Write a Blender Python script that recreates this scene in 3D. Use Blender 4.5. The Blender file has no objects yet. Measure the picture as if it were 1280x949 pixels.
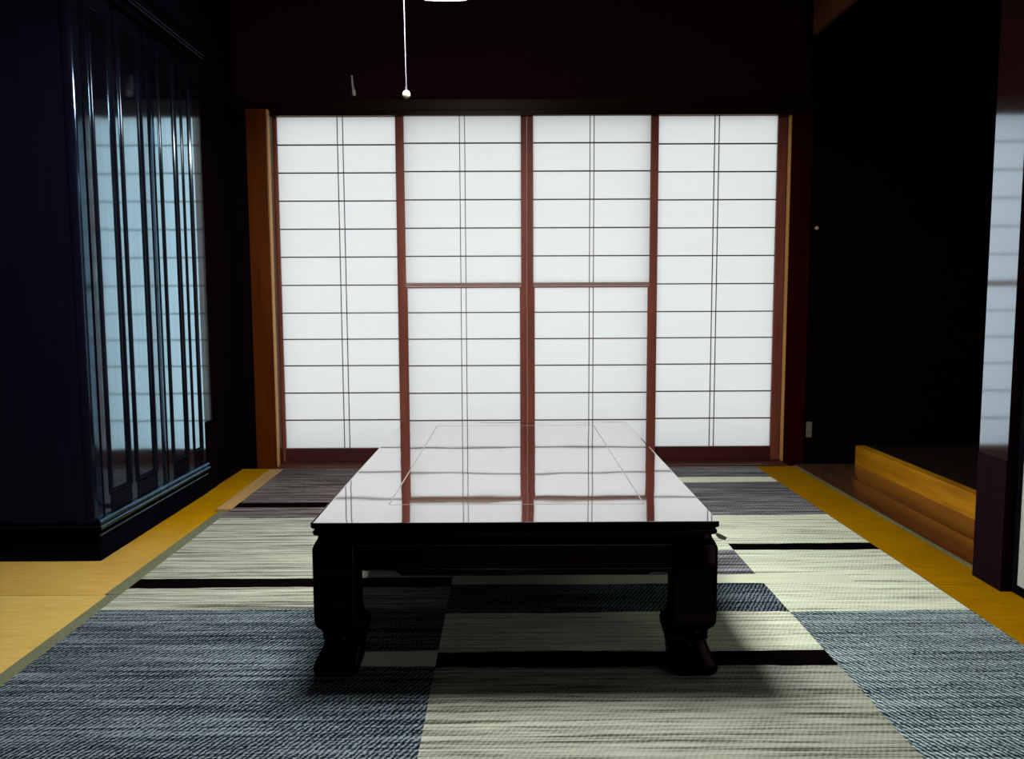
import bpy, bmesh, math, random
from mathutils import Vector, Matrix
random.seed(7)
scene = bpy.context.scene
COL = scene.collection

# ------------------------------------------------------------------ materials
def nm(name):
    m = bpy.data.materials.new(name); m.use_nodes = True
    nt = m.node_tree; nt.nodes.clear()
    out = nt.nodes.new('ShaderNodeOutputMaterial')
    return m, nt, out

def nd(nt, t, **kw):
    n = nt.nodes.new(t)
    for k, v in kw.items():
        setattr(n, k, v)
    return n

def mathn(nt, op, a, b=None, clamp=False):
    n = nd(nt, 'ShaderNodeMath', operation=op, use_clamp=clamp)
    for i, v in enumerate((a, b)):
        if v is None: continue
        if isinstance(v, (int, float)): n.inputs[i].default_value = v
        else: nt.links.new(v, n.inputs[i])
    return n.outputs[0]

def coords(nt, scale=(1, 1, 1), rot=(0, 0, 0)):
    tc = nd(nt, 'ShaderNodeTexCoord'); mp = nd(nt, 'ShaderNodeMapping')
    mp.inputs['Scale'].default_value = scale
    mp.inputs['Rotation'].default_value = rot
    nt.links.new(tc.outputs['Object'], mp.inputs['Vector'])
    return mp.outputs['Vector']

def noise(nt, vec, scale=1.0, detail=3.0, rough=0.55):
    n = nd(nt, 'ShaderNodeTexNoise')
    n.inputs['Scale'].default_value = scale
    n.inputs['Detail'].default_value = detail
    n.inputs['Roughness'].default_value = rough
    nt.links.new(vec, n.inputs['Vector'])
    return n.outputs['Fac']

def ramp(nt, fac, stops):
    r = nd(nt, 'ShaderNodeValToRGB')
    el = r.color_ramp.elements
    while len(el) < len(stops): el.new(0.5)
    for e, (p, c) in zip(el, stops):
        e.position = p; e.color = (c[0], c[1], c[2], 1)
    nt.links.new(fac, r.inputs['Fac'])
    return r.outputs['Color']

def mixc(nt, fac, a, b, mode='MIX'):
    n = nd(nt, 'ShaderNodeMixRGB', blend_type=mode)
    for i, v in enumerate((fac, a, b)):
        if isinstance(v, (int, float)): n.inputs[i].default_value = v
        elif isinstance(v, tuple): n.inputs[i].default_value = (*v, 1)
        else: nt.links.new(v, n.inputs[i])
    return n.outputs[0]

def bumpn(nt, h, strength, dist=0.002):
    b = nd(nt, 'ShaderNodeBump')
    b.inputs['Strength'].default_value = strength
    b.inputs['Distance'].default_value = dist
    nt.links.new(h, b.inputs['Height'])
    return b.outputs['Normal']

def matte(name, c1, c2, scale=(1, 1, 1), nscale=6, spec=0.2, rough=0.7, bump=0.0):
    m, nt, out = nm(name)
    v = coords(nt, scale)
    f = noise(nt, v, nscale, 4)
    col = ramp(nt, f, [(0.3, c1), (0.7, c2)])
    p = nd(nt, 'ShaderNodeBsdfPrincipled')
    nt.links.new(col, p.inputs['Base Color'])
    p.inputs['Roughness'].default_value = rough
    p.inputs['Specular IOR Level'].default_value = spec
    if bump: nt.links.new(bumpn(nt, f, bump), p.inputs['Normal'])
    nt.links.new(p.outputs[0], out.inputs[0])
    return m

def lacquer(name, c1, c2, gloss=(1, 1, 1), k=2.0, rough=0.03, grain=(3, 3, 60), wave=0.0, wscale=6.0, cap=0.9, streak=0.0):
    """varnished wood: a dark pigment under a strongly reflecting clear varnish film"""
    m, nt, out = nm(name)
    v = coords(nt, grain)
    f = noise(nt, v, 1.0, 5)
    col = ramp(nt, f, [(0.3, c1), (0.7, c2)])
    d = nd(nt, 'ShaderNodeBsdfDiffuse'); nt.links.new(col, d.inputs['Color'])
    g = nd(nt, 'ShaderNodeBsdfGlossy'); g.inputs['Roughness'].default_value = rough
    if streak:
        gc = ramp(nt, f, [(0.3, tuple(x * (1 - streak) for x in gloss)), (0.65, gloss)])
        nt.links.new(gc, g.inputs['Color'])
    else:
        g.inputs['Color'].default_value = (*gloss, 1)
    fr = nd(nt, 'ShaderNodeFresnel'); fr.inputs['IOR'].default_value = 1.5
    if wave:
        w = noise(nt, coords(nt), wscale, 1.0)
        n = bumpn(nt, w, wave, 0.01)
        nt.links.new(n, g.inputs['Normal'])
    fac = mathn(nt, 'MINIMUM', mathn(nt, 'MULTIPLY', fr.outputs[0], k), cap)
    mx = nd(nt, 'ShaderNodeMixShader')
    nt.links.new(fac, mx.inputs[0]); nt.links.new(d.outputs[0], mx.inputs[1]); nt.links.new(g.outputs[0], mx.inputs[2])
    nt.links.new(mx.outputs[0], out.inputs[0])
    return m

def woven(name, dark, mid, light, contrast=0.5, weave=0.6, streak=0.6, lean=1):
    """rug yarn: weft streaks across the rug, a fine diagonal twill and slubs"""
    m, nt, out = nm(name)
    s1 = noise(nt, coords(nt, (2.2, 75, 1)), 1.0, 3, 0.6)       # weft streaks
    s2 = noise(nt, coords(nt, (7, 260, 1)), 1.0, 2, 0.6)        # fine threads
    s3 = noise(nt, coords(nt, (1.2, 9, 1)), 1.0, 2)             # colour bands of the yarn
    wv = nd(nt, 'ShaderNodeTexWave', wave_type='BANDS', bands_direction='X')
    wv.inputs['Scale'].default_value = 34; wv.inputs['Distortion'].default_value = 3.6
    wv.inputs['Detail'].default_value = 2; wv.inputs['Detail Scale'].default_value = 2.5
    nt.links.new(coords(nt, (1, 0.7, 1), (0, 0, 0.62 * lean)), wv.inputs['Vector'])
    sp = noise(nt, coords(nt, (160, 240, 1)), 1.0, 1)           # stitches
    a = mathn(nt, 'MULTIPLY', mathn(nt, 'SUBTRACT', s1, 0.5), 2.4 * streak)
    b = mathn(nt, 'MULTIPLY', mathn(nt, 'SUBTRACT', s2, 0.5), 1.5 * streak)
    c = mathn(nt, 'MULTIPLY', mathn(nt, 'SUBTRACT', wv.outputs['Fac'], 0.5), 0.75 * weave)
    e = mathn(nt, 'MULTIPLY', mathn(nt, 'SUBTRACT', s3, 0.5), 0.9 * contrast)
    g = mathn(nt, 'MULTIPLY', mathn(nt, 'SUBTRACT', sp, 0.5), 1.5 * weave)
    t = mathn(nt, 'ADD', mathn(nt, 'ADD', mathn(nt, 'ADD', a, b), mathn(nt, 'ADD', c, e)), mathn(nt, 'ADD', g, 0.5), True)
    col = ramp(nt, t, [(0.08, dark), (0.5, mid), (0.95, light)])
    p = nd(nt, 'ShaderNodeBsdfDiffuse')
    nt.links.new(col, p.inputs['Color'])
    nt.links.new(bumpn(nt, t, 0.6, 0.004), p.inputs['Normal'])
    nt.links.new(p.outputs[0], out.inputs[0])
    return m

def rush(name, c1, c2, c3, daylit=None):
    m, nt, out = nm(name)
    f = noise(nt, coords(nt, (9, 260, 1)), 1.0, 3, 0.6)
    f2 = noise(nt, coords(nt, (2, 3, 1)), 1.0, 2)
    f3 = noise(nt, coords(nt, (70, 400, 1)), 1.0, 1)
    t = mathn(nt, 'ADD', mathn(nt, 'MULTIPLY', f, 0.55), mathn(nt, 'ADD', mathn(nt, 'MULTIPLY', f2, 0.3), mathn(nt, 'MULTIPLY', f3, 0.15)))
    col = ramp(nt, t, [(0.3, c1), (0.5, c2), (0.7, c3)])
    if daylit:   # daylight on the near end, put into the rush colour
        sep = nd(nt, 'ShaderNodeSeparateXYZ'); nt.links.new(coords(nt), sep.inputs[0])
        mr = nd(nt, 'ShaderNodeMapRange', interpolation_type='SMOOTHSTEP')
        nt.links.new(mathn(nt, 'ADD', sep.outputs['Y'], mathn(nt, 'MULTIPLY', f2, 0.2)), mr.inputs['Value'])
        mr.inputs['From Min'].default_value = daylit[3]; mr.inputs['From Max'].default_value = daylit[4]
        col = mixc(nt, mr.outputs[0], ramp(nt, t, [(0.3, daylit[0]), (0.5, daylit[1]), (0.7, daylit[2])]), col)
    p = nd(nt, 'ShaderNodeBsdfDiffuse')
    nt.links.new(col, p.inputs['Color'])
    nt.links.new(bumpn(nt, t, 0.35, 0.002), p.inputs['Normal'])
    nt.links.new(p.outputs[0], out.inputs[0])
    return m

def paper_mat():
    m, nt, out = nm('shoji_paper')
    f = noise(nt, coords(nt, (5, 1, 30)), 1.0, 3)
    col = ramp(nt, f, [(0.3, (0.845, 0.86, 0.86)), (0.7, (0.86, 0.872, 0.87))])
    t = nd(nt, 'ShaderNodeBsdfTranslucent'); d = nd(nt, 'ShaderNodeBsdfDiffuse')
    nt.links.new(col, t.inputs[0]); nt.links.new(col, d.inputs[0])
    mx = nd(nt, 'ShaderNodeMixShader'); mx.inputs[0].default_value = 0.08
    nt.links.new(t.outputs[0], mx.inputs[1]); nt.links.new(d.outputs[0], mx.inputs[2])
    nt.links.new(mx.outputs[0], out.inputs[0])
    return m

def glow(name, col, strength):
    m, nt, out = nm(name)
    e = nd(nt, 'ShaderNodeEmission'); e.inputs[0].default_value = (*col, 1); e.inputs[1].default_value = strength
    nt.links.new(e.outputs[0], out.inputs[0])
    return m

LAMP = 240.0
M = {}
M['table'] = lacquer('table_lacquer', (0.012, 0.0022, 0.002), (0.022, 0.004, 0.003), (1.0, 0.985, 0.975), 2.9, 0.03, (2, 30, 30), 0.05, 5.0, 0.83)
M['table_body'] = lacquer('table_carcass_lacquer', (0.0016, 0.0002, 0.0002), (0.0026, 0.0003, 0.0003), (0.9, 0.6, 0.55), 0.14, 0.12, (30, 30, 4))
M['table_bead'] = lacquer('table_bead_lacquer', (0.0016, 0.0002, 0.0002), (0.0026, 0.0003, 0.0003), (1, 0.95, 0.9), 0.9, 0.06, (30, 30, 4))
M['inlay'] = matte('inlay_line', (0.13, 0.115, 0.10), (0.19, 0.17, 0.15), nscale=30, spec=0.3, rough=0.35)
M['wardrobe'] = lacquer('wardrobe_lacquer', (0.002, 0.0022, 0.004), (0.004, 0.004, 0.007), (0.56, 0.84, 1.0), 5.4, 0.075, (60, 60, 3), 0.03, 9.0, 0.85, 0.12)
M['wardrobe_matte'] = matte('wardrobe_matte_black', (0.0015, 0.0013, 0.0025), (0.0025, 0.002, 0.004), nscale=20, spec=0.0, rough=0.9)
M['wardrobe_post'] = lacquer('wardrobe_post_varnish', (0.002, 0.0022, 0.004), (0.003, 0.003, 0.006), (0.42, 0.72, 1.0), 2.0, 0.09, (60, 60, 3), 0.0, 9, 0.8, 0.3)
M['wardrobe_moulding'] = lacquer('wardrobe_moulding_varnish', (0.002, 0.0022, 0.004), (0.003, 0.003, 0.006), (0.75, 0.88, 1.0), 0.32, 0.12, (60, 60, 3))
M['wardrobe_side'] = lacquer('wardrobe_side_varnish', (0.0028, 0.003, 0.0075), (0.0048, 0.005, 0.013), (0.5, 0.65, 1.0), 0.12, 0.35, (60, 60, 3))
M['side_panel'] = lacquer('side_panel_varnish', (0.003, 0.002, 0.002), (0.006, 0.003, 0.003), (0.62, 0.72, 0.78), 1.5, 0.10, (60, 60, 3), 0.0, 9, 0.7, 0.45)
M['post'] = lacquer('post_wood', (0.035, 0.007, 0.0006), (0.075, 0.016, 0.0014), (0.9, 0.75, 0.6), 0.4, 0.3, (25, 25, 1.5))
M['post_shade'] = lacquer('shaded_post_wood', (0.010, 0.0009, 0.0003), (0.02, 0.0018, 0.0005), (0.9, 0.4, 0.3), 0.3, 0.3, (25, 25, 1.5))  # post wood darkened: weaker light on the right post put into colour
M['post_dark'] = lacquer('dark_post_wood', (0.01, 0.0028, 0.0025), (0.02, 0.005, 0.004), (0.74, 0.88, 1.0), 7.0, 0.07, (25, 25, 1.5), 0.0, 8, 0.85)
M['post_dull'] = matte('post_dull_dark', (0.004, 0.0004, 0.0018), (0.007, 0.0008, 0.003), nscale=30, spec=0.05, rough=0.8)
M['lintel'] = lacquer('lintel_wood', (0.003, 0.0009, 0.0006), (0.007, 0.002, 0.0011), (0.9, 0.75, 0.6), 0.4, 0.25, (1.5, 25, 25))
M['stile'] = matte('shoji_frame_wood', (0.105, 0.02581, 0.01646), (0.182, 0.05161, 0.03175), (30, 30, 2), 1.0, 0.08, 0.5)
M['rail_mid'] = matte('shoji_mid_rail_wood', (0.17, 0.105, 0.085), (0.22, 0.14, 0.11), (2, 30, 30), 1.0, 0.1, 0.5)  # lighter than the stiles: bloom around the thin rail put into colour
M['rail_low'] = matte('shoji_bottom_rail_wood', (0.03, 0.006, 0.004), (0.06, 0.013, 0.009), (2, 30, 30), 1.0, 0.3, 0.4)
M['kumiko'] = matte('lattice_wood', (0.05, 0.035, 0.028), (0.09, 0.065, 0.05), (5, 5, 5), 4, 0.2, 0.6)
M['paper'] = paper_mat()
M['plaster'] = matte('dark_plaster', (0.002, 0.0009, 0.0012), (0.0032, 0.0015, 0.002), nscale=40, spec=0.0, rough=0.95)
M['plaster_back'] = matte('far_wall_plaster', (0.0075, 0.002, 0.0028), (0.011, 0.0032, 0.0045), nscale=40, spec=0.0, rough=0.95)
M['ceiling'] = matte('ceiling_boards', (0.002, 0.001, 0.001), (0.0045, 0.002, 0.0015), (2, 40, 2), 1, 0.0, 0.9)
M['rear'] = matte('rear_wall', (0.025, 0.03, 0.07), (0.035, 0.042, 0.09), nscale=8, spec=0.1)
M['lit_edge'] = matte('lit_post_edge', (0.36, 0.17, 0.05), (0.5, 0.26, 0.08), (30, 30, 1.5), 1, 0.2, 0.5)  # paper light on the posts' inner sides, put into colour
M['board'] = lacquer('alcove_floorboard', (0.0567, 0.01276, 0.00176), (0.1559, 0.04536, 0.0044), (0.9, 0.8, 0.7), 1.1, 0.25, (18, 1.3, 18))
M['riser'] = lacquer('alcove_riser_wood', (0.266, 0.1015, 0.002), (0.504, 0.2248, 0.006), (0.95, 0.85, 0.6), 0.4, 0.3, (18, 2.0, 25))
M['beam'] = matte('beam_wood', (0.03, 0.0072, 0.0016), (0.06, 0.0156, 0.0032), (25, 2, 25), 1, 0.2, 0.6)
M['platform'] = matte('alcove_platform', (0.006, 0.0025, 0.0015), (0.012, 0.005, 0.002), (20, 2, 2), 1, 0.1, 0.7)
M['tatami'] = rush('tatami_rush', (0.16, 0.069, 0.0003), (0.24, 0.114, 0.0008), (0.32, 0.165, 0.0025))
M['tatami_pale'] = rush('tatami_rush_daylit', (0.26, 0.16, 0.03), (0.345, 0.235, 0.06), (0.43, 0.31, 0.1))  # paler rush: daylight on the near left mat put into colour
M['tatami_half'] = rush('tatami_rush_half_daylit', (0.16, 0.069, 0.0003), (0.24, 0.114, 0.0008), (0.32, 0.165, 0.0025), ((0.21, 0.125, 0.02), (0.31, 0.2, 0.045), (0.4, 0.27, 0.085), -0.75, 0.1))  # blends to a daylit tone painted on its near end
M['heri'] = matte('mat_border_cloth', (0.075, 0.08, 0.045), (0.115, 0.12, 0.07), nscale=140, spec=0.0, rough=0.9)
M['slat'] = matte('pale_slat_wood', (0.25, 0.14, 0.042), (0.31, 0.185, 0.065), (30, 2, 10), 1, 0.2, 0.6)
M['rug_light'] = woven('rug_light', (0.0462, 0.04556, 0.0352), (0.2376, 0.2446, 0.1856), (0.3564, 0.3685, 0.288), 0.6, 0.22, 1.0)
M['rug_cream'] = woven('rug_cream', (0.176, 0.1792, 0.1378), (0.55, 0.5824, 0.424), (0.704, 0.7392, 0.5512), 0.35, 0.18, 0.8)  # paler yarn; stronger light on these bands also put into colour
M['rug_pale'] = woven('rug_pale', (0.378, 0.3852, 0.2744), (0.546, 0.5564, 0.4018), (0.63, 0.642, 0.49), 0.2, 0.15, 0.2)
M['rug_dark'] = woven('rug_dark', (0.0021, 0.00444, 0.00624), (0.0336, 0.04514, 0.05304), (0.154, 0.185, 0.195), 0.6, 1.1, 0.9)
M['rug_dark_right'] = woven('rug_dark_other_lean', (0.006, 0.01134, 0.01422), (0.09, 0.1199, 0.128), (0.375, 0.4536, 0.4424), 0.5, 1.1, 0.7, -1)  # opposite lean; stronger light on the right also put into colour
M['rug_grey'] = woven('rug_grey', (0.014, 0.01176, 0.012), (0.065, 0.05292, 0.0512), (0.2, 0.1638, 0.148), 0.5, 0.35, 0.95)
M['rug_slate'] = woven('rug_slate', (0.014, 0.014, 0.016), (0.1, 0.1, 0.104), (0.28, 0.28, 0.28), 0.6, 0.35, 1.0)
M['rug_black'] = woven('rug_black', (0.0005, 0.0003, 0.0004), (0.0015, 0.0008, 0.001), (0.004, 0.002, 0.0025), 0.3, 0.2, 0.4)
M['white_plastic'] = matte('ivory_plastic', (0.12, 0.1, 0.07), (0.15, 0.13, 0.09), nscale=20, spec=0.4, rough=0.4)
M['slot'] = matte('dark_slot', (0.01, 0.01, 0.01), (0.015, 0.015, 0.015))
M['fusuma'] = matte('fusuma_paper', (0.36, 0.375, 0.33), (0.4, 0.415, 0.365), nscale=30, spec=0.05, rough=0.9)
M['fusuma_frame'] = lacquer('fusuma_frame_lacquer', (0.002, 0.002, 0.003), (0.004, 0.004, 0.005), (0.5, 0.8, 0.95), 0.12, 0.15, (20, 20, 2))
M['lamp_tube'] = glow('lit_ring_tube', (0.97, 0.985, 1.0), LAMP)
M['lamp_shade'] = matte('lamp_shade_metal', (0.5, 0.5, 0.5), (0.56, 0.56, 0.56), nscale=20, spec=0.3, rough=0.5)
M['cord'] = matte('pale_cord', (0.07, 0.064, 0.078), (0.09, 0.082, 0.098), nscale=60)
M['ball'] = matte('cream_ball', (0.25, 0.23, 0.15), (0.3, 0.28, 0.19), nscale=20, spec=0.4, rough=0.4)
M['sleeve'] = matte('cord_sleeve', (0.008, 0.005, 0.012), (0.012, 0.008, 0.016), nscale=20)
M['strip'] = matte('pale_strip', (0.3, 0.25, 0.23), (0.36, 0.31, 0.29), nscale=20)
M['brass'] = matte('dull_brass', (0.3, 0.18, 0.09), (0.38, 0.24, 0.12), nscale=20, spec=0.6, rough=0.35)

# ------------------------------------------------------------------ helpers
def link(name, bm, mats, parent=None, smooth=False):
    me = bpy.data.meshes.new(name)
    bmesh.ops.recalc_face_normals(bm, faces=bm.faces)
    bm.to_mesh(me); bm.free()
    for m in (mats if isinstance(mats, (list, tuple)) else [mats]):
        me.materials.append(M[m])
    if smooth:
        for p in me.polygons: p.use_smooth = True
        me.set_sharp_from_angle(angle=math.radians(38))
    o = bpy.data.objects.new(name, me); COL.objects.link(o)
    if parent: o.parent = parent
    return o

def box(bm, x0, x1, y0, y1, z0, z1, bev=0.0, mat=0):
    r = bmesh.ops.create_cube(bm, size=1)
    vs = r['verts']
    for v in vs:
        v.co = Vector(((x0 + x1) / 2 + v.co.x * (x1 - x0), (y0 + y1) / 2 + v.co.y * (y1 - y0), (z0 + z1) / 2 + v.co.z * (z1 - z0)))
    fs = list({f for v in vs for f in v.link_faces})
    for f in fs: f.material_index = mat
    if bev:
        es = list({e for v in vs for e in v.link_edges})
        r2 = bmesh.ops.bevel(bm, geom=es, offset=bev, segments=2, affect='EDGES', profile=0.6)
        for f in r2['faces']: f.material_index = mat

def boxobj(name, dims, mat, parent=None, bev=0.0):
    bm = bmesh.new(); box(bm, *dims, bev=bev)
    return link(name, bm, mat, parent)

def struct(name, dims, mat, bev=0.0):
    o = boxobj(name, dims, mat, None, bev); o['kind'] = 'structure'
    return o

def loft(bm, rings, cap=True, closed=True):
    """rings: lists of points, same count"""
    vr = [[bm.verts.new(p) for p in r] for r in rings]
    n = len(vr[0])
    for a, b in zip(vr[:-1], vr[1:]):
        for i in range(n if closed else n - 1):
            j = (i + 1) % n
            bm.faces.new((a[i], a[j], b[j], b[i]))
    if cap:
        bm.faces.new(list(reversed(vr[0]))); bm.faces.new(vr[-1])
    return vr

def rrect(cx, cy, hx, hy, z, r=0.01, seg=4):
    pts = []
    r = min(r, hx * .99, hy * .99)
    for sx, sy, a0 in ((1, 1, 0), (-1, 1, 90), (-1, -1, 180), (1, -1, 270)):
        for k in range(seg + 1):
            a = math.radians(a0 + 90 * k / seg)
            pts.append((cx + sx * (hx - r) + r * math.cos(a), cy + sy * (hy - r) + r * math.sin(a), z))
    return pts

def tube(bm, pts, r, seg=8, closed=False):
    pts = [Vector(p) for p in pts]; n = len(pts); rings = []
    for i, p in enumerate(pts):
        if closed: t = pts[(i + 1) % n] - pts[i - 1]
        else: t = pts[min(i + 1, n - 1)] - pts[max(i - 1, 0)]
        t.normalize()
        up = Vector((0, 0, 1)) if abs(t.z) < 0.9 else Vector((1, 0, 0))
        a = t.cross(up).normalized(); b = t.cross(a).normalized()
        rr = r[i] if isinstance(r, (list, tuple)) else r
        rings.append([p + a * rr * math.cos(2 * math.pi * k / seg) + b * rr * math.sin(2 * math.pi * k / seg) for k in range(seg)])
    if closed: rings.append(rings[0]); loft(bm, rings, cap=False); bmesh.ops.remove_doubles(bm, verts=bm.verts, dist=1e-6)
    else: loft(bm, rings)

def lathe(bm, prof, c, seg=24):
    rings = [[(c[0] + r * math.cos(2 * math.pi * k / seg), c[1] + r * math.sin(2 * math.pi * k / seg), c[2] + z) for k in range(seg)] for r, z in prof]
    loft(bm, rings)

def empty(name, loc, label, cat, group=None, rz=0.0):
    o = bpy.data.objects.new(name, None); COL.objects.link(o)
    o.location = loc; o.rotation_euler = (0, 0, rz); o.empty_display_size = 0.1
    return tag(o, label, cat, group)

def tag(o, label, cat, group=None):
    o['label'] = label; o['category'] = cat
    if group: o['group'] = group
    return o

# ------------------------------------------------------------------ camera
F_PX, PITCH, YAW, ROLL, CAM_H = 1027.1, 0.0953, 0.0052, -0.0042, 0.823
cd = bpy.data.cameras.new('camera'); cam = bpy.data.objects.new('camera', cd); COL.objects.link(cam)
cd.sensor_fit = 'HORIZONTAL'; cd.sensor_width = 36.0; cd.lens = 36.0 * F_PX / 1280
cd.clip_start = 0.02
cy, sy, cp, sp = math.cos(YAW), math.sin(YAW), math.cos(PITCH), math.sin(PITCH)
fw = Vector((sy * cp, cy * cp, -sp)); ri = Vector((cy, -sy, 0)); up = ri.cross(fw)
r2 = math.cos(ROLL) * ri + math.sin(ROLL) * up; u2 = -math.sin(ROLL) * ri + math.cos(ROLL) * up
cam.matrix_world = Matrix(((r2.x, u2.x, -fw.x, 0), (r2.y, u2.y, -fw.y, 0), (r2.z, u2.z, -fw.z, CAM_H), (0, 0, 0, 1)))
scene.camera = cam

# ------------------------------------------------------------------ world and colour
w = bpy.data.worlds.new('daylight'); scene.world = w; w.use_nodes = True
bg = w.node_tree.nodes['Background']
bg.inputs[0].default_value = (0.985, 1.0, 1.01, 1); bg.inputs[1].default_value = 1.2
vs = scene.view_settings
scene.display_settings.display_device = 'sRGB'
vs.view_transform = 'Standard'; vs.look = 'None'; vs.exposure = 0.0; vs.gamma = 1.0; vs.use_curve_mapping = False

# ------------------------------------------------------------------ room shell
ZC = 2.45
bm = bmesh.new()
box(bm, -2.1, 2.6, -1.5, 4.45, -0.12, -0.05)
box(bm, -1.05, 0.60, -1.35, 4.02, -0.05, 0.0)
o = link('floor', bm, 'tatami'); o['kind'] = 'structure'
struct('ceiling', (-2.1, 2.6, -1.5, 4.45, ZC, ZC + 0.1), 'ceiling')
struct('wall_left', (-2.1, -1.98, -1.5, 4.45, -0.05, ZC), 'plaster')
struct('wall_front', (-1.98, 1.56, -1.5, -1.36, -0.05, ZC), 'rear')
struct('wall_right', (2.45, 2.6, 1.18, 4.45, -0.05, ZC), 'plaster')
struct('wall_back', (-1.98, 2.45, 4.20, 4.24, 1.80, ZC), 'plaster_back')
struct('wall_back_left', (-1.98, -1.252, 4.06, 4.24, -0.05, 1.80), 'plaster')
struct('wall_back_right', (1.505, 2.45, 4.08, 4.20, -0.05, ZC), 'plaster')
bm = bmesh.new()   # right wall beside the camera with an unseen doorway added for fill daylight
for a in ((1.45, 1.56, -1.36, -1.0, -0.05, ZC), (1.45, 1.56, 0.62, 1.30, -0.05, ZC), (1.45, 1.56, -1.0, 0.62, 1.80, ZC)): box(bm, *a)
o = link('wall_right_near', bm, 'plaster'); o['kind'] = 'structure'
# varnished boarding between wardrobe and post
struct('wall_corner', (-1.98, -1.316, 3.518, 3.636, 0.0016, ZC), 'side_panel')
struct('wall_corner_post', (-1.98, -1.310, 3.636, 4.06, 0.0016, ZC), 'plaster', 0.003)
struct('matte_board_left', (-1.316, -1.306, 3.518, 3.636, 0.0016, 0.30), 'plaster')  # added matte board, hides the mat's reflection in the varnish
# posts, lintel, sill
bm = bmesh.new(); box(bm, -1.252, -1.153, 4.045, 4.170, -0.05, 1.745, 0.003); box(bm, -1.252, -1.168, 4.170, 4.24, -0.05, 1.745)
o = link('trim_1', bm, 'post'); o['kind'] = 'structure'
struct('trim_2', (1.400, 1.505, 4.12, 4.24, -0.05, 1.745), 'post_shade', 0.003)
bm = bmesh.new()
box(bm, -1.305, 1.51, 4.09, 4.24, 1.745, 1.80, 0.004); box(bm, -1.153, 1.396, 4.092, 4.118, 1.722, 1.745)
o = link('trim_3', bm, 'lintel'); o['kind'] = 'structure'
struct('trim_8', (-1.153, -1.149, 4.054, 4.090, 0.004, 1.745), 'lit_edge')  # added strips, coloured as the lit inner sides of the posts
struct('trim_9', (1.3965, 1.4, 4.124, 4.165, 0.004, 1.745), 'lit_edge')
# sill with two sliding grooves
bm = bmesh.new()
box(bm, -1.166, 1.398, 4.02, 4.30, -0.05, -0.004)
for a, b in ((4.02, 4.135), (4.168, 4.172), (4.205, 4.30)):
    box(bm, -1.166, 1.398, a, b, -0.004, 0.004)
o = link('trim_4', bm, 'rail_low'); o['kind'] = 'structure'
# near right post with the polished face
bm = bmesh.new(); box(bm, 1.388, 1.53, 2.245, 2.382, -0.05, ZC)
o = link('trim_5', bm, ['post_dark', 'post_dull']); o['kind'] = 'structure'
for p in o.data.polygons: p.material_index = 0 if p.normal.x < -0.5 else 1
struct('trim_10', (1.3862, 1.532, 2.2445, 2.3835, 0.0016, 0.375), 'post_dull')  # added dull dark sleeve, keeps floor reflections off the post
# hanging wall and beam over the alcove opening
struct('beam', (1.42, 1.445, 2.382, 3.93, 2.045, 2.30), 'beam', 0.003)
struct('wall_alcove_upper', (1.445, 1.53, 2.382, 4.08, 2.06, ZC), 'plaster')
# alcove
bm = bmesh.new()
for k in range(2):
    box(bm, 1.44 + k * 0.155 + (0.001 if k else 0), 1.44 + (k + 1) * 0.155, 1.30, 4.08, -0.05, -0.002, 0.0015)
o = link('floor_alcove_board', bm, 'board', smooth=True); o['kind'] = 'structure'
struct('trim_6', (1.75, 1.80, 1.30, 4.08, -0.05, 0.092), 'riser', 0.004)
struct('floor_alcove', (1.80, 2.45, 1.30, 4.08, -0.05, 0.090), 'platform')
struct('wall_alcove_near', (1.56, 2.45, 1.18, 1.30, -0.05, ZC), 'plaster')

# ------------------------------------------------------------------ tatami mats
def mat(x0, x1, y0, y1, hl, hr, wl, wr, label, rushes='tatami'):
    t = empty('tatami_mat', ((x0 + x1) / 2, (y0 + y1) / 2, -0.05), label, 'tatami mat', 'tatami mats along the edges of the rug')
    ox, oy = (x0 + x1) / 2, (y0 + y1) / 2
    g = 0.0012
    def lb(bm, a, b, c, d, e, f, bev): box(bm, a - ox, b - ox, c - oy, d - oy, e + .05, f + .05, bev)
    bm = bmesh.new(); lb(bm, x0 + g + (wl if hl else 0), x1 - g - (wr if hr else 0), y0 + g, y1 - g, -0.05, 0.0, 0.002)
    link('mat_body', bm, rushes, t, True)
    for on, a, b in ((hl, x0 + g, x0 + wl + g), (hr, x1 - wr - g, x1 - g)):
        if on:
            bm = bmesh.new(); lb(bm, a, b, y0 + g, y1 - g, -0.05, 0.0012, 0.001)
            link('cloth_border', bm, 'heri', t, True)
YS = 2.262
mat(-1.98, -1.05, 0.44, YS, False, True, 0, 0.082, 'yellow tatami mat in front of the dark wardrobe, left of the rug', 'tatami_pale')
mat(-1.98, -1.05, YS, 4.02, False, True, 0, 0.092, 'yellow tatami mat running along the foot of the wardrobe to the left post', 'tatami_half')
mat(0.60, 1.44, 0.44, YS + 0.04, False, False, 0, 0.016, 'yellow tatami mat beside the white fusuma door at right, nearest the camera')
mat(0.60, 1.44, YS + 0.04, 4.02, False, True, 0, 0.018, 'yellow tatami strip between the rug and the brown alcove floorboard')

# pale slat lying beside the rug
o = boxobj('wooden_slat', (-0.0325, 0.0325, -0.385, 0.385, 0, 0.008), 'slat', None, 0.0015)
o.location = (-1.128, 3.575, 0.0016); o.rotation_euler = (0, 0, 0.012)
tag(o, 'long pale wooden slat lying between tatami border and rug near the left post', 'slat')

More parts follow.
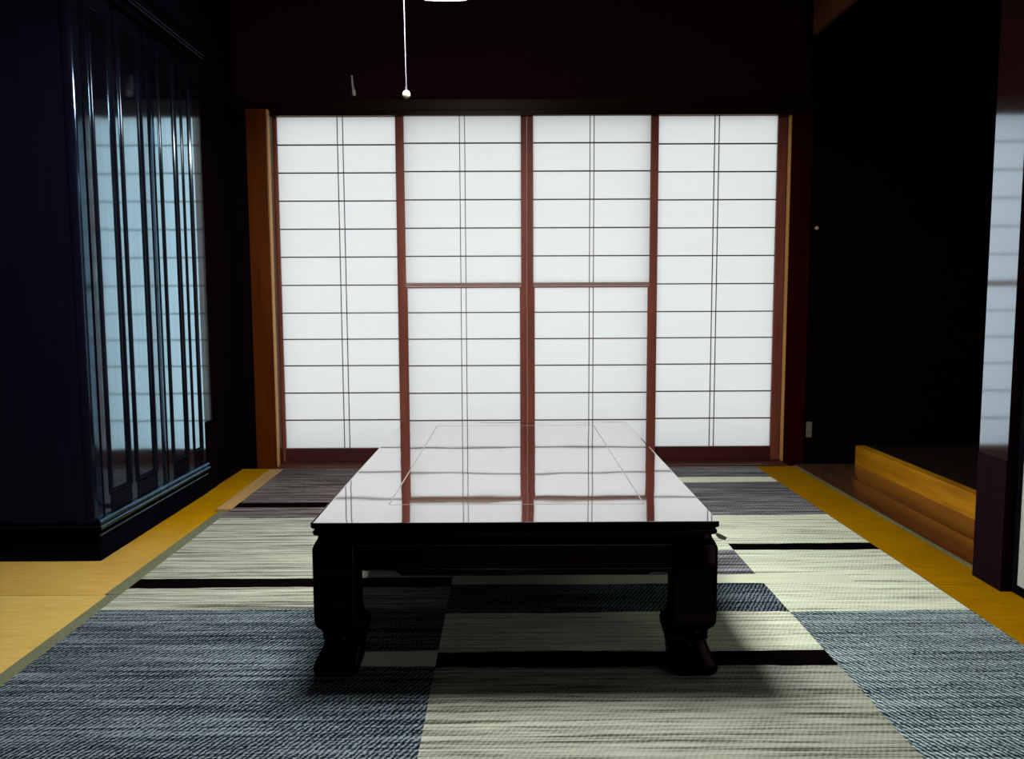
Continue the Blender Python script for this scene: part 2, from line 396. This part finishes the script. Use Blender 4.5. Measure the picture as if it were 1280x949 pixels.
# ------------------------------------------------------------------ rug
XB = [-1.083, -0.42, -0.165, 0.735, 1.0, 1.212]
def rug():
    L, P, D, R, G, K, C, S = 0, 1, 2, 3, 4, 5, 6, 7
    left = [(3.96, 3.285, G), (3.285, 3.205, K), (3.205, 3.045, G), (3.045, 2.362, L), (2.362, 2.285, K), (2.285, 2.117, L), (2.117, 1.85, D), (1.85, 1.768, 'PL'), (1.768, 0.55, D)]
    mid = [(3.96, 3.3, S), (3.3, 3.2, P), (3.2, 2.95, S), (2.95, 2.612, C), (2.612, 2.376, S), (2.376, 2.298, P), (2.298, 2.082, D), (2.082, 1.842, C), (1.842, 1.760, K), (1.760, 0.9, L), (0.9, 0.55, D)]
    right = [(3.96, 3.725, S), (3.725, 3.62, P), (3.62, 3.052, S), (3.052, 2.685, C), (2.685, 2.612, K), (2.612, 2.376, C), (2.376, 2.298, 'PR'), (2.298, 2.082, C), (2.082, 0.55, R)]
    cols = [(XB[0], XB[1], left), (XB[1], XB[2], left), (XB[2], XB[3], mid), (XB[3], XB[4], right), (XB[4], XB[5], right)]
    ys = sorted({y for _, _, c in cols for s in c for y in s[:2]})
    xs = []
    for a, b in zip(XB[:-1], XB[1:]):
        n = max(1, int((b - a) / 0.03)); xs += [a + (b - a) * k / n for k in range(n)]
    xs.append(XB[-1])
    rnd = random.Random(3)
    bm = bmesh.new(); T = 0.009
    def pick(xm, ym):
        for ci, (a, b, c) in enumerate(cols):
            if a <= xm <= b:
                for y1, y0, k in c:
                    if y0 <= ym <= y1:
                        if k == 'PL': return P if ci == 1 else D
                        if k == 'PR': return P if ci == 3 else C
                        return k
    grid = []
    for i, x in enumerate(xs):
        row = []
        for j, y in enumerate(ys):
            jy = 0 if j in (0, len(ys) - 1) else (rnd.random() - .5) * 0.004 + 0.003 * math.sin(x * 9 + j * 1.7)
            jx = -0.0 if 0 < i < len(xs) - 1 else (rnd.random() - .5) * 0.002
            # the left edge runs very slightly askew
            sk = (-0.012 * (y - 1.8) / 2.1) * max(0, -x) if x < 0 else 0
            row.append(bm.verts.new((x + jx + sk, y + jy, T)))
        grid.append(row)
    for i in range(len(xs) - 1):
        for j in range(len(ys) - 1):
            f = bm.faces.new((grid[i][j], grid[i + 1][j], grid[i + 1][j + 1], grid[i][j + 1]))
            f.material_index = pick((xs[i] + xs[i + 1]) / 2, (ys[j] + ys[j + 1]) / 2)
    r = bmesh.ops.extrude_face_region(bm, geom=bm.faces[:])
    for v in [g for g in r['geom'] if isinstance(g, bmesh.types.BMVert)]: v.co.z = 0.0
    o = link('rug', bm, ['rug_light', 'rug_pale', 'rug_dark', 'rug_dark_right', 'rug_grey', 'rug_black', 'rug_cream', 'rug_slate'])
    o.location = (0, 0, 0.0016)
    tag(o, 'large woven patchwork rug in grey, cream and black bands under the low table', 'rug')
rug()

# ------------------------------------------------------------------ shoji screens
ROWS = [1.736, 1.600, 1.463, 1.325, 1.186, 1.047, 0.906, 0.766, 0.633, 0.498, 0.358, 0.218, 0.072]
def shoji(x0, x1, sl, sr, yf, vert, mid, label):
    """x0..x1 outer width, sl/sr stile widths, yf front of the frame"""
    cx = (x0 + x1) / 2; T = 0.03
    t = empty('shoji_screen', (cx, yf, 0.004), label, 'sliding screen', 'shoji screens across the far wall')
    def b(name, mt, X0, X1, Y0, Y1, Z0, Z1, par=t, bev=0.0015):
        return boxobj(name, (X0 - cx, X1 - cx, Y0, Y1, Z0 - .004, Z1 - .004), mt, par, bev)
    a, c = x0 + sl, x1 - sr
    b('stile', 'stile', x0, a, 0, T, 0.004, 1.745); b('stile', 'stile', c, x1, 0, T, 0.004, 1.745)
    b('top_rail', 'stile', a, c, 0.001, T - .001, 1.736, 1.745)
    b('bottom_rail', 'rail_low', a, c, 0.001, T - .001, 0.004, 0.072)
    def lattice(parent, X0, X1, Z0, Z1, rows, y0, y1):
        bm = bmesh.new()
        for z in rows: box(bm, X0 - cx, X1 - cx, y0, y1, z - .0028 - .004, z + .0028 - .004)
        for v in vert: box(bm, v - .0017 - cx, v + .0017 - cx, y0 + .002, y1, Z0 - .004, Z1 - .004)
        return link('lattice', bm, 'kumiko', parent)
    def paper(parent, X0, X1, Z0, Z1, y):
        bm = bmesh.new(); box(bm, X0 - cx, X1 - cx, y, y + 0.0008, Z0 - .004, Z1 - .004)
        return link('paper', bm, 'paper', parent)
    if not mid:
        lattice(t, a, c, 0.072, 1.736, ROWS[1:-1], 0.009, 0.0185)
        paper(t, a, c, 0.072, 1.736, 0.019)
    else:
        b('mid_rail', 'rail_mid', a, c, 0.001, T - .001, 0.897, 0.914)
        lattice(t, a, c, 0.914, 1.736, ROWS[1:6], 0.009, 0.0185)
        paper(t, a, c, 0.914, 1.736, 0.019)
        sw = 0.007
        bm = bmesh.new(); d = -.004
        for X0, X1, Z0, Z1 in ((a, a + sw, .072, .896), (c - sw, c, .072, .896), (a + sw, c - sw, .889, .896), (a + sw, c - sw, .072, .080)):
            box(bm, X0 - cx, X1 - cx, 0.005, 0.022, Z0 + d, Z1 + d)
        s = link('lifting_sash', bm, 'stile', t)
        lattice(s, a + sw, c - sw, 0.08, 0.889, ROWS[7:-1], 0.009, 0.0185)
        paper(s, a + sw, c - sw, 0.08, 0.889, 0.019)
    return t
YO, YI = 4.174, 4.137
shoji(-1.1655, -0.52, 0.0235, 0.03, YO, (-0.842, -0.815), False, 'leftmost shoji screen, plain full-height paper grid beside the brown left post')
shoji(-0.548, 0.0985, 0.040, 0.0285, YI, (-0.2325, -0.207), True, 'shoji screen left of the centre join, with a rail at mid height')
shoji(0.0995, 0.750, 0.0305, 0.037, YI, (0.412, 0.432), True, 'shoji screen right of the centre join, with a rail at mid height')
shoji(0.72, 1.3975, 0.034, 0.045, YO, (1.038, 1.060), False, 'rightmost shoji screen, plain full-height paper grid beside the dark right post')

# ------------------------------------------------------------------ low table
def table():
    HX, HY, ZT, ZB = 0.435, 0.725, 0.355, 0.0106
    t = empty('low_table', (0.019, 1.706 + HY, 0), 'low dark red lacquered table with inlaid line and carved feet, standing on the rug', 'low table', rz=-0.0075)
    # top slab with a moulded edge
    bm = bmesh.new()
    prof = [(0.0015, 0.0), (0.0, -0.0015), (0.0, -0.010), (0.0025, -0.013), (0.007, -0.015), (0.007, -0.0175), (0.004, -0.019), (0.003, -0.023), (0.005, -0.028), (0.010, -0.030)]
    rings = [rrect(0, 0, HX - i, HY - i, ZT + z, 0.006, 3) for i, z in reversed(prof)]
    loft(bm, rings)
    top = link('table_top', bm, ['table', 'table_body'], t, True)
    for p in top.data.polygons: p.material_index = 0 if p.normal.z > 0.9 else 1
    # inlaid line: a thin square of paler wood let into the top
    bm = bmesh.new()
    x0, x1, y0, y1, lw = -0.292, 0.300, -HY + 0.156, HY - 0.085, 0.003
    zt, zb = ZT + 0.0002, ZT - 0.002
    for a in ((x0, x1, y0, y0 + lw), (x0, x1, y1 - lw * 1.4, y1), (x0, x0 + lw, y0 + lw, y1 - lw), (x1 - lw, x1, y0 + lw, y1 - lw)):
        box(bm, *a, zb, zt)
    o = link('inlay_line', bm, 'inlay', top); o['label'] = 'thin pale inlaid line'
    # legs
    lv = [(0.325, .350, .422), (0.316, .347, .424), (0.306, .344, .430), (0.296, .342, .434), (0.222, .342, .434), (0.150, .342, .434), (0.132, .338, .4335),
          (0.122, .330, .429), (0.112, .327, .421), (0.100, .328, .4155), (0.088, .331, .4155), (0.076, .335, .419), (0.062, .338, .425), (0.048, .339, .433), (0.034, .340, .438), (0.024, .342, .437), (0.016, .345, .432), (ZB, .349, .426)]
    def leg(sx, sy):
        bm = bmesh.new(); rings = []
        dy = HY - HX
        for z, a, b in reversed(lv):
            a2, b2 = a, b
            cx, hx = sx * (a + b) / 2, (b - a) / 2
            cyy = sy * ((a + b) / 2 + dy)
            rings.append(rrect(cx, cyy, hx, hx, z, 0.008, 3))
        loft(bm, rings)
        # carved volute ridge on the two outer faces of the ankle
        for axis in (0, 1):
            pts = []
            for k in range(15):
                u = k / 14; a = 2.2 * math.pi * u; r = 0.022 * (1 - 0.7 * u)
                c0, z0 = 0.386, 0.088
                d = c0 + r * math.cos(a); z = z0 + r * math.sin(a)
                if axis == 0: pts.append((sx * d, sy * (0.4175 + dy), z))
                else: pts.append((sx * 0.4175, sy * (d + dy), z))
            tube(bm, pts, 0.0035, 6)
        o = link('leg', bm, 'table_body', t, True)
    for sx, sy in ((-1, -1), (1, -1), (-1, 1), (1, 1)): leg(sx, sy)
    # aprons with a stepped lower edge and beads
    def apron(name, L, swap, s):
        bm = bmesh.new()
        off = (HY if not swap else HX) - 0.024
        out = [(-L, 0.243), (-L + .085, 0.243), (-L + .098, 0.232), (L - .058, 0.232), (L - .05, 0.238), (L, 0.238)]
        pts = [(-L, .325)] + out + [(L, .325)]
        def P(u, d, z):
            return (u, s * d, z) if not swap else (s * d, u, z)
        a = [bm.verts.new(P(u, off, z)) for u, z in pts]; b = [bm.verts.new(P(u, off - 0.02, z)) for u, z in pts]
        n = len(pts)
        bm.faces.new(a); bm.faces.new(list(reversed(b)))
        for i in range(n):
            j = (i + 1) % n; bm.faces.new((a[j], a[i], b[i], b[j]))
        for z, r in ((0.300, 0.0035), (0.2475, 0.003)):
            nf = len(bm.faces)
            tube(bm, [P(-L + .005, off, z), P(0, off, z), P(L - .005, off, z)], r, 14)
            bm.faces.ensure_lookup_table()
            for f in bm.faces[nf:]: f.material_index = 1
        link(name, bm, ['table_body', 'table_bead'], t, True)
    apron('apron', 0.344, False, -1); apron('apron', 0.344, False, 1)
    apron('apron', HY - 0.091, True, -1); apron('apron', HY - 0.091, True, 1)
    # scrap of pale paper caught under the right front corner
    bm = bmesh.new()
    pts = [(.436, -.700, .3235), (.447, -.704, .3195), (.456, -.706, .3145), (.452, -.703, .3085), (.441, -.699, .3105), (.434, -.697, .317)]
    a = [bm.verts.new(p) for p in pts]; b = [bm.verts.new((p[0], p[1] + .004, p[2])) for p in pts]
    bm.faces.new(a); bm.faces.new(list(reversed(b)))
    for i in range(6):
        j = (i + 1) % 6; bm.faces.new((a[j], a[i], b[i], b[j]))
    o = link('paper_tag', bm, 'strip', t); o['label'] = 'small pale tag under the table corner'
table()

# ------------------------------------------------------------------ wardrobe
def ridge_frame(bm, X, y0, y1, z0, z1, wn, h):
    """mitred picture-frame moulding round a panel, standing h proud of X (the face looks to +X)"""
    w_ = wn
    prof = []
    for k in range(7):
        a = math.pi / 2 * k / 6
        prof.append((0.006 * (1 - math.cos(a)) * 1.2, h * math.sin(a)))
    prof += [(0.011, h * 0.93), (w_ * 0.75, h * 0.35), (w_, -0.002)]
    prof = [(0, -0.004)] + prof
    rings = []
    for d, hh in prof:
        rings.append([(X + hh, y0 + d, z0 + d), (X + hh, y1 - d, z0 + d), (X + hh, y1 - d, z1 - d), (X + hh, y0 + d, z1 - d)])
    vr = [[bm.verts.new(p) for p in r] for r in rings]
    for a, b in zip(vr[:-1], vr[1:]):
        for i in range(4):
            j = (i + 1) % 4; bm.faces.new((a[i], a[j], b[j], b[i]))

def wardrobe():
    X0, X1, Y0, Y1 = -1.90, -1.306, 2.570, 3.513
    H = 1.93
    t = empty('wardrobe', (-1.60, (Y0 + Y1) / 2, 0.0013), 'tall glossy black wooden wardrobe with panelled doors reflecting the bright shoji, standing at left', 'wardrobe')
    ox, oy = -1.60, (Y0 + Y1) / 2
    def fin(name, bm, mt, par=t, smooth=True):
        for v in bm.verts: v.co -= Vector((ox, oy, 0.0013))
        return link(name, bm, mt, par, smooth)
    # carcass with rounded front corners
    bm = bmesh.new()
    def rc(z):
        pts = [(X0, Y0, z), (X0, Y1, z), (X1 - .018, Y1, z)]
        R = 0.014
        for k in range(9):
            a = math.radians(-90 * k / 8)
            pts.append((X1 - .012 - R + R * math.cos(a), Y0 + R + R * math.sin(a), z))
        return pts
    loft(bm, [rc(0.10), rc(H - 0.1)])
    fin('carcass', bm, 'wardrobe_side')
    # glossy corner post
    bm = bmesh.new()
    def cp(z):
        R = 0.012; pts = [(X1 - .004, Y0 + .044, z)]
        for k in range(7):
            a = math.radians(-90 * k / 6)
            pts.append((X1 - .004 - R + R * math.cos(a), Y0 + R - .001 + R * math.sin(a), z))
        pts += [(X1 - .035, Y0 - .001, z), (X1 - .035, Y0 + .044, z)]
        return pts
    loft(bm, [cp(0.13), cp(1.80)])
    o = fin('corner_post', bm, ['wardrobe_post', 'wardrobe_side'])
    for p in o.data.polygons: p.material_index = 0 if p.normal.x > 0.55 else 1
    Z0, Z1 = 0.140, 1.80
    PZ0, PZ1 = 0.195, 1.765
    def door(name, a, b, panels, wide):
        bm = bmesh.new(); X = X1
        # stiles, muntin and rails around recessed panels, then the mouldings
        ys = [a] + [v for p in panels for v in p[:2]] + [b]
        for k in range(0, len(ys), 2): box(bm, X - .02, X, ys[k], ys[k + 1], Z0, Z1)
        for p in panels:
            box(bm, X - .02, X, p[0], p[1], Z0, PZ0, 0, 1); box(bm, X - .02, X, p[0], p[1], PZ1, Z1, 0, 1)
        d = fin(name, bm, ['wardrobe', 'wardrobe_moulding'])
        for y0, y1, h0, h1 in panels:
            bm = bmesh.new(); box(bm, X - .016, X - .003, y0 - .001, y1 + .001, PZ0, PZ1)
            fin('door_panel', bm, 'wardrobe', d)
            bm = bmesh.new(); ridge_frame(bm, X - .003, y0, y1, PZ0, PZ1, 0.018, h0)
            fin('panel_moulding', bm, 'wardrobe_moulding', d)
        return d
    door('door', 2.617, 3.068, [(2.655, 2.812, .0105, 0), (2.850, 3.022, .0105, 0)], 0)
    door('door', 3.127, 3.510, [(3.166, 3.327, .0100, 0), (3.378, 3.484, .0085, 0)], 0)
    # rounded meeting stile between the doors
    bm = bmesh.new()
    def ms(z):
        pts = []
        for k in range(9):
            a = math.pi * k / 8
            pts.append((X1 - .010 + .013 * math.sin(a), 3.0975 - .026 * math.cos(a), z))
        return pts
    loft(bm, [ms(Z0), ms(Z1)])
    fin('meeting_stile', bm, 'wardrobe_post')
    # plinth with two half-round mouldings, turning the corner along the side
    bm = bmesh.new()
    box(bm, X0, X1 + .003, Y0 - .003, Y1, 0.0013, 0.118)
    fin('plinth', bm, 'wardrobe_matte', smooth=False)
    def mould(name, z, r, ext, mt='wardrobe_post', inner=-.01):
        bm = bmesh.new()
        sect = []
        for k in range(9):
            a = -math.pi / 2 + math.pi * k / 8
            sect.append((ext + r * math.cos(a), z + r * math.sin(a)))
        sect = [(inner, z - r)] + sect + [(inner, z + r)]
        rings = []
        for d, zz in sect:
            rings.append([(X0, Y0 - d, zz), (X1 + d, Y0 - d, zz), (X1 + d, Y1, zz)])
        vr = [[bm.verts.new(p) for p in r_] for r_ in rings]
        for p, q in zip(vr[:-1], vr[1:]):
            for i in range(2): bm.faces.new((p[i], p[i + 1], q[i + 1], q[i])).material_index = 1 - i
        bm.faces.new([r_[0] for r_ in vr]); bm.faces.new([r_[2] for r_ in reversed(vr)])
        fin(name, bm, [mt, 'wardrobe_matte'])
    mould('base_moulding', 0.127, 0.010, 0.004)
    mould('base_moulding', 0.111, 0.008, 0.010)
    mould('base_moulding', 0.084, 0.004, 0.004)
    # cornice
    bm = bmesh.new()
    box(bm, X0, X1 + .030, Y0 - .030, Y1, 1.80, 1.818); box(bm, X0, X1 + .052, Y0 - .052, Y1, 1.818, H)
    fin('cornice', bm, 'wardrobe_matte', smooth=False)
    mould('cornice_moulding', 1.824, 0.0035, 0.052, 'wardrobe_moulding', .048)
    mould('cornice_moulding', 1.836, 0.0035, 0.054, 'wardrobe_moulding', .050)
    bm = bmesh.new(); box(bm, X0, X1 + .09, Y0 - .09, Y1, 1.86, H + .03, .006)
    fin('cornice_cap', bm, 'wardrobe_matte')
wardrobe()

# ------------------------------------------------------------------ pendant lamp with its pull cord
def lamp():
    C = (-0.175, 2.228, 1.703)
    t = empty('pendant_lamp', C, 'lit round ceiling lamp with a long pull cord, hanging above the low table', 'lamp')
    for R, lab in ((0.242, 'larger glowing white ring tube'), (0.165, 'smaller glowing white ring tube')):
        bm = bmesh.new()
        tube(bm, [(R * math.cos(2 * math.pi * k / 48), R * math.sin(2 * math.pi * k / 48), 0) for k in range(48)], 0.0135, 10, closed=True)
        o = link('ring_tube', bm, 'lamp_tube', t, True); o['label'] = lab
    bm = bmesh.new()
    lathe(bm, [(0.002, .10), (0.07, .098), (0.16, .085), (0.288, .050), (0.292, .028), (0.289, .027), (0.282, .044), (0.18, .070), (0.07, .078), (0.002, .08)], (0, 0, 0), 48)
    link('lamp_shade', bm, 'lamp_shade', t, True)
    bm = bmesh.new(); tube(bm, [(0, 0, .09), (0, 0, .4), (0, 0, ZC - C[2])], 0.004, 8)
    lathe(bm, [(0.002, ZC - C[2] - .03), (0.03, ZC - C[2] - .028), (0.04, ZC - C[2])], (0, 0, 0), 24)
    link('hanging_cord', bm, 'sleeve', t, True)
    bm = bmesh.new()
    tube(bm, [(-.112, .172, .066), (-.111, .172, -.1), (-.109, .172, -.265)], 0.0009, 8)
    c = link('pull_cord', bm, 'cord', t, True); c['label'] = 'thin pale pull cord'
    bm = bmesh.new(); tube(bm, [(-.109, .172, -.2645), (-.109, .172, -.284)], [.0014, .0036], 10)
    link('cord_sleeve', bm, 'sleeve', c, True)
    bm = bmesh.new(); bmesh.ops.create_uvsphere(bm, u_segments=20, v_segments=14, radius=0.0112, matrix=Matrix.Translation((-.109, .172, -.295)))
    o = link('cord_ball', bm, 'ball', c, True); o['label'] = 'round cream cord ball'
lamp()

# ------------------------------------------------------------------ fusuma door at the right edge
def fusuma():
    y0, y1, x0, x1 = 1.302, 2.243, 1.418, 1.446
    cyy = (y0 + y1) / 2
    t = empty('fusuma_door', (1.432, cyy, 0.0), 'white paper sliding door in a black lacquered frame at the right edge, past the polished post', 'sliding door')
    def b(name, mt, X0, X1, Y0, Y1, Z0, Z1, bev=.002):
        return boxobj(name, (X0 - 1.432, X1 - 1.432, Y0 - cyy, Y1 - cyy, Z0, Z1), mt, t, bev)
    b('frame_stile', 'fusuma_frame', x0, x1, y0, y0 + .02, 0.0005, 1.76); b('frame_stile', 'fusuma_frame', x0, x1, y1 - .018, y1, 0.0005, 1.76)
    b('frame_rail', 'fusuma_frame', x0, x1, y0 + .02, y1 - .018, 0.0005, 0.026); b('frame_rail', 'fusuma_frame', x0, x1, y0 + .02, y1 - .018, 1.735, 1.76)
    b('paper_panel', 'fusuma', x0 + .004, x1 - .004, y0 + .02, y1 - .018, 0.026, 1.735, 0)
fusuma()
struct('trim_7', (1.41, 1.455, 1.30, 2.245, 1.76, 1.81), 'lintel', 0.002)
struct('wall_right_upper', (1.42, 1.45, 1.30, 2.245, 1.81, ZC), 'plaster')

# ------------------------------------------------------------------ small things on the far wall
def outlet():
    t = empty('wall_outlet', (1.512, 4.08, 0.135), 'small ivory electrical outlet plate low on the dark wall right of the shoji', 'outlet')
    bm = bmesh.new(); box(bm, -.014, .014, -.007, 0, 0, .078, .002); link('cover_plate', bm, 'white_plastic', t, True)
    for z in (.018, .052):
        for x in (-.006, .004): boxobj('socket_slot', (x, x + .002, -.0076, -.006, z, z + .010), 'slot', t)
outlet()
def knob():
    bm = bmesh.new()
    prof = [(.0005, 0), (.004, .0), (.004, .012), (.008, .015), (.0095, .02), (.008, .025), (.004, .027), (.0005, .0275)]
    lathe(bm, prof, (0, 0, 0), 20)
    for v in bm.verts: v.co = Vector((v.co.x, -v.co.z, v.co.y))
    o = link('wall_knob', bm, 'brass', None, True); o.location = (1.515, 4.08, 1.172)  # small round knob on the wall
    tag(o, 'tiny round brass knob on the dark wall beside the right post, above the outlet', 'peg')
knob()
bm = bmesh.new()
tube(bm, [(-.008, -.004, .085), (-.006, -.005, .05), (-.002, -.006, .02), (.001, -.007, .012), (.003, -.007, -.014)], [.004, .0055, .0055, .009, .009], 8)
o = link('paper_strip', bm, 'strip', None, True); o.location = (-.757, 4.20, 1.853)
tag(o, 'short narrow pale strip hanging on the dark wall above the left shoji screens', 'paper strip')
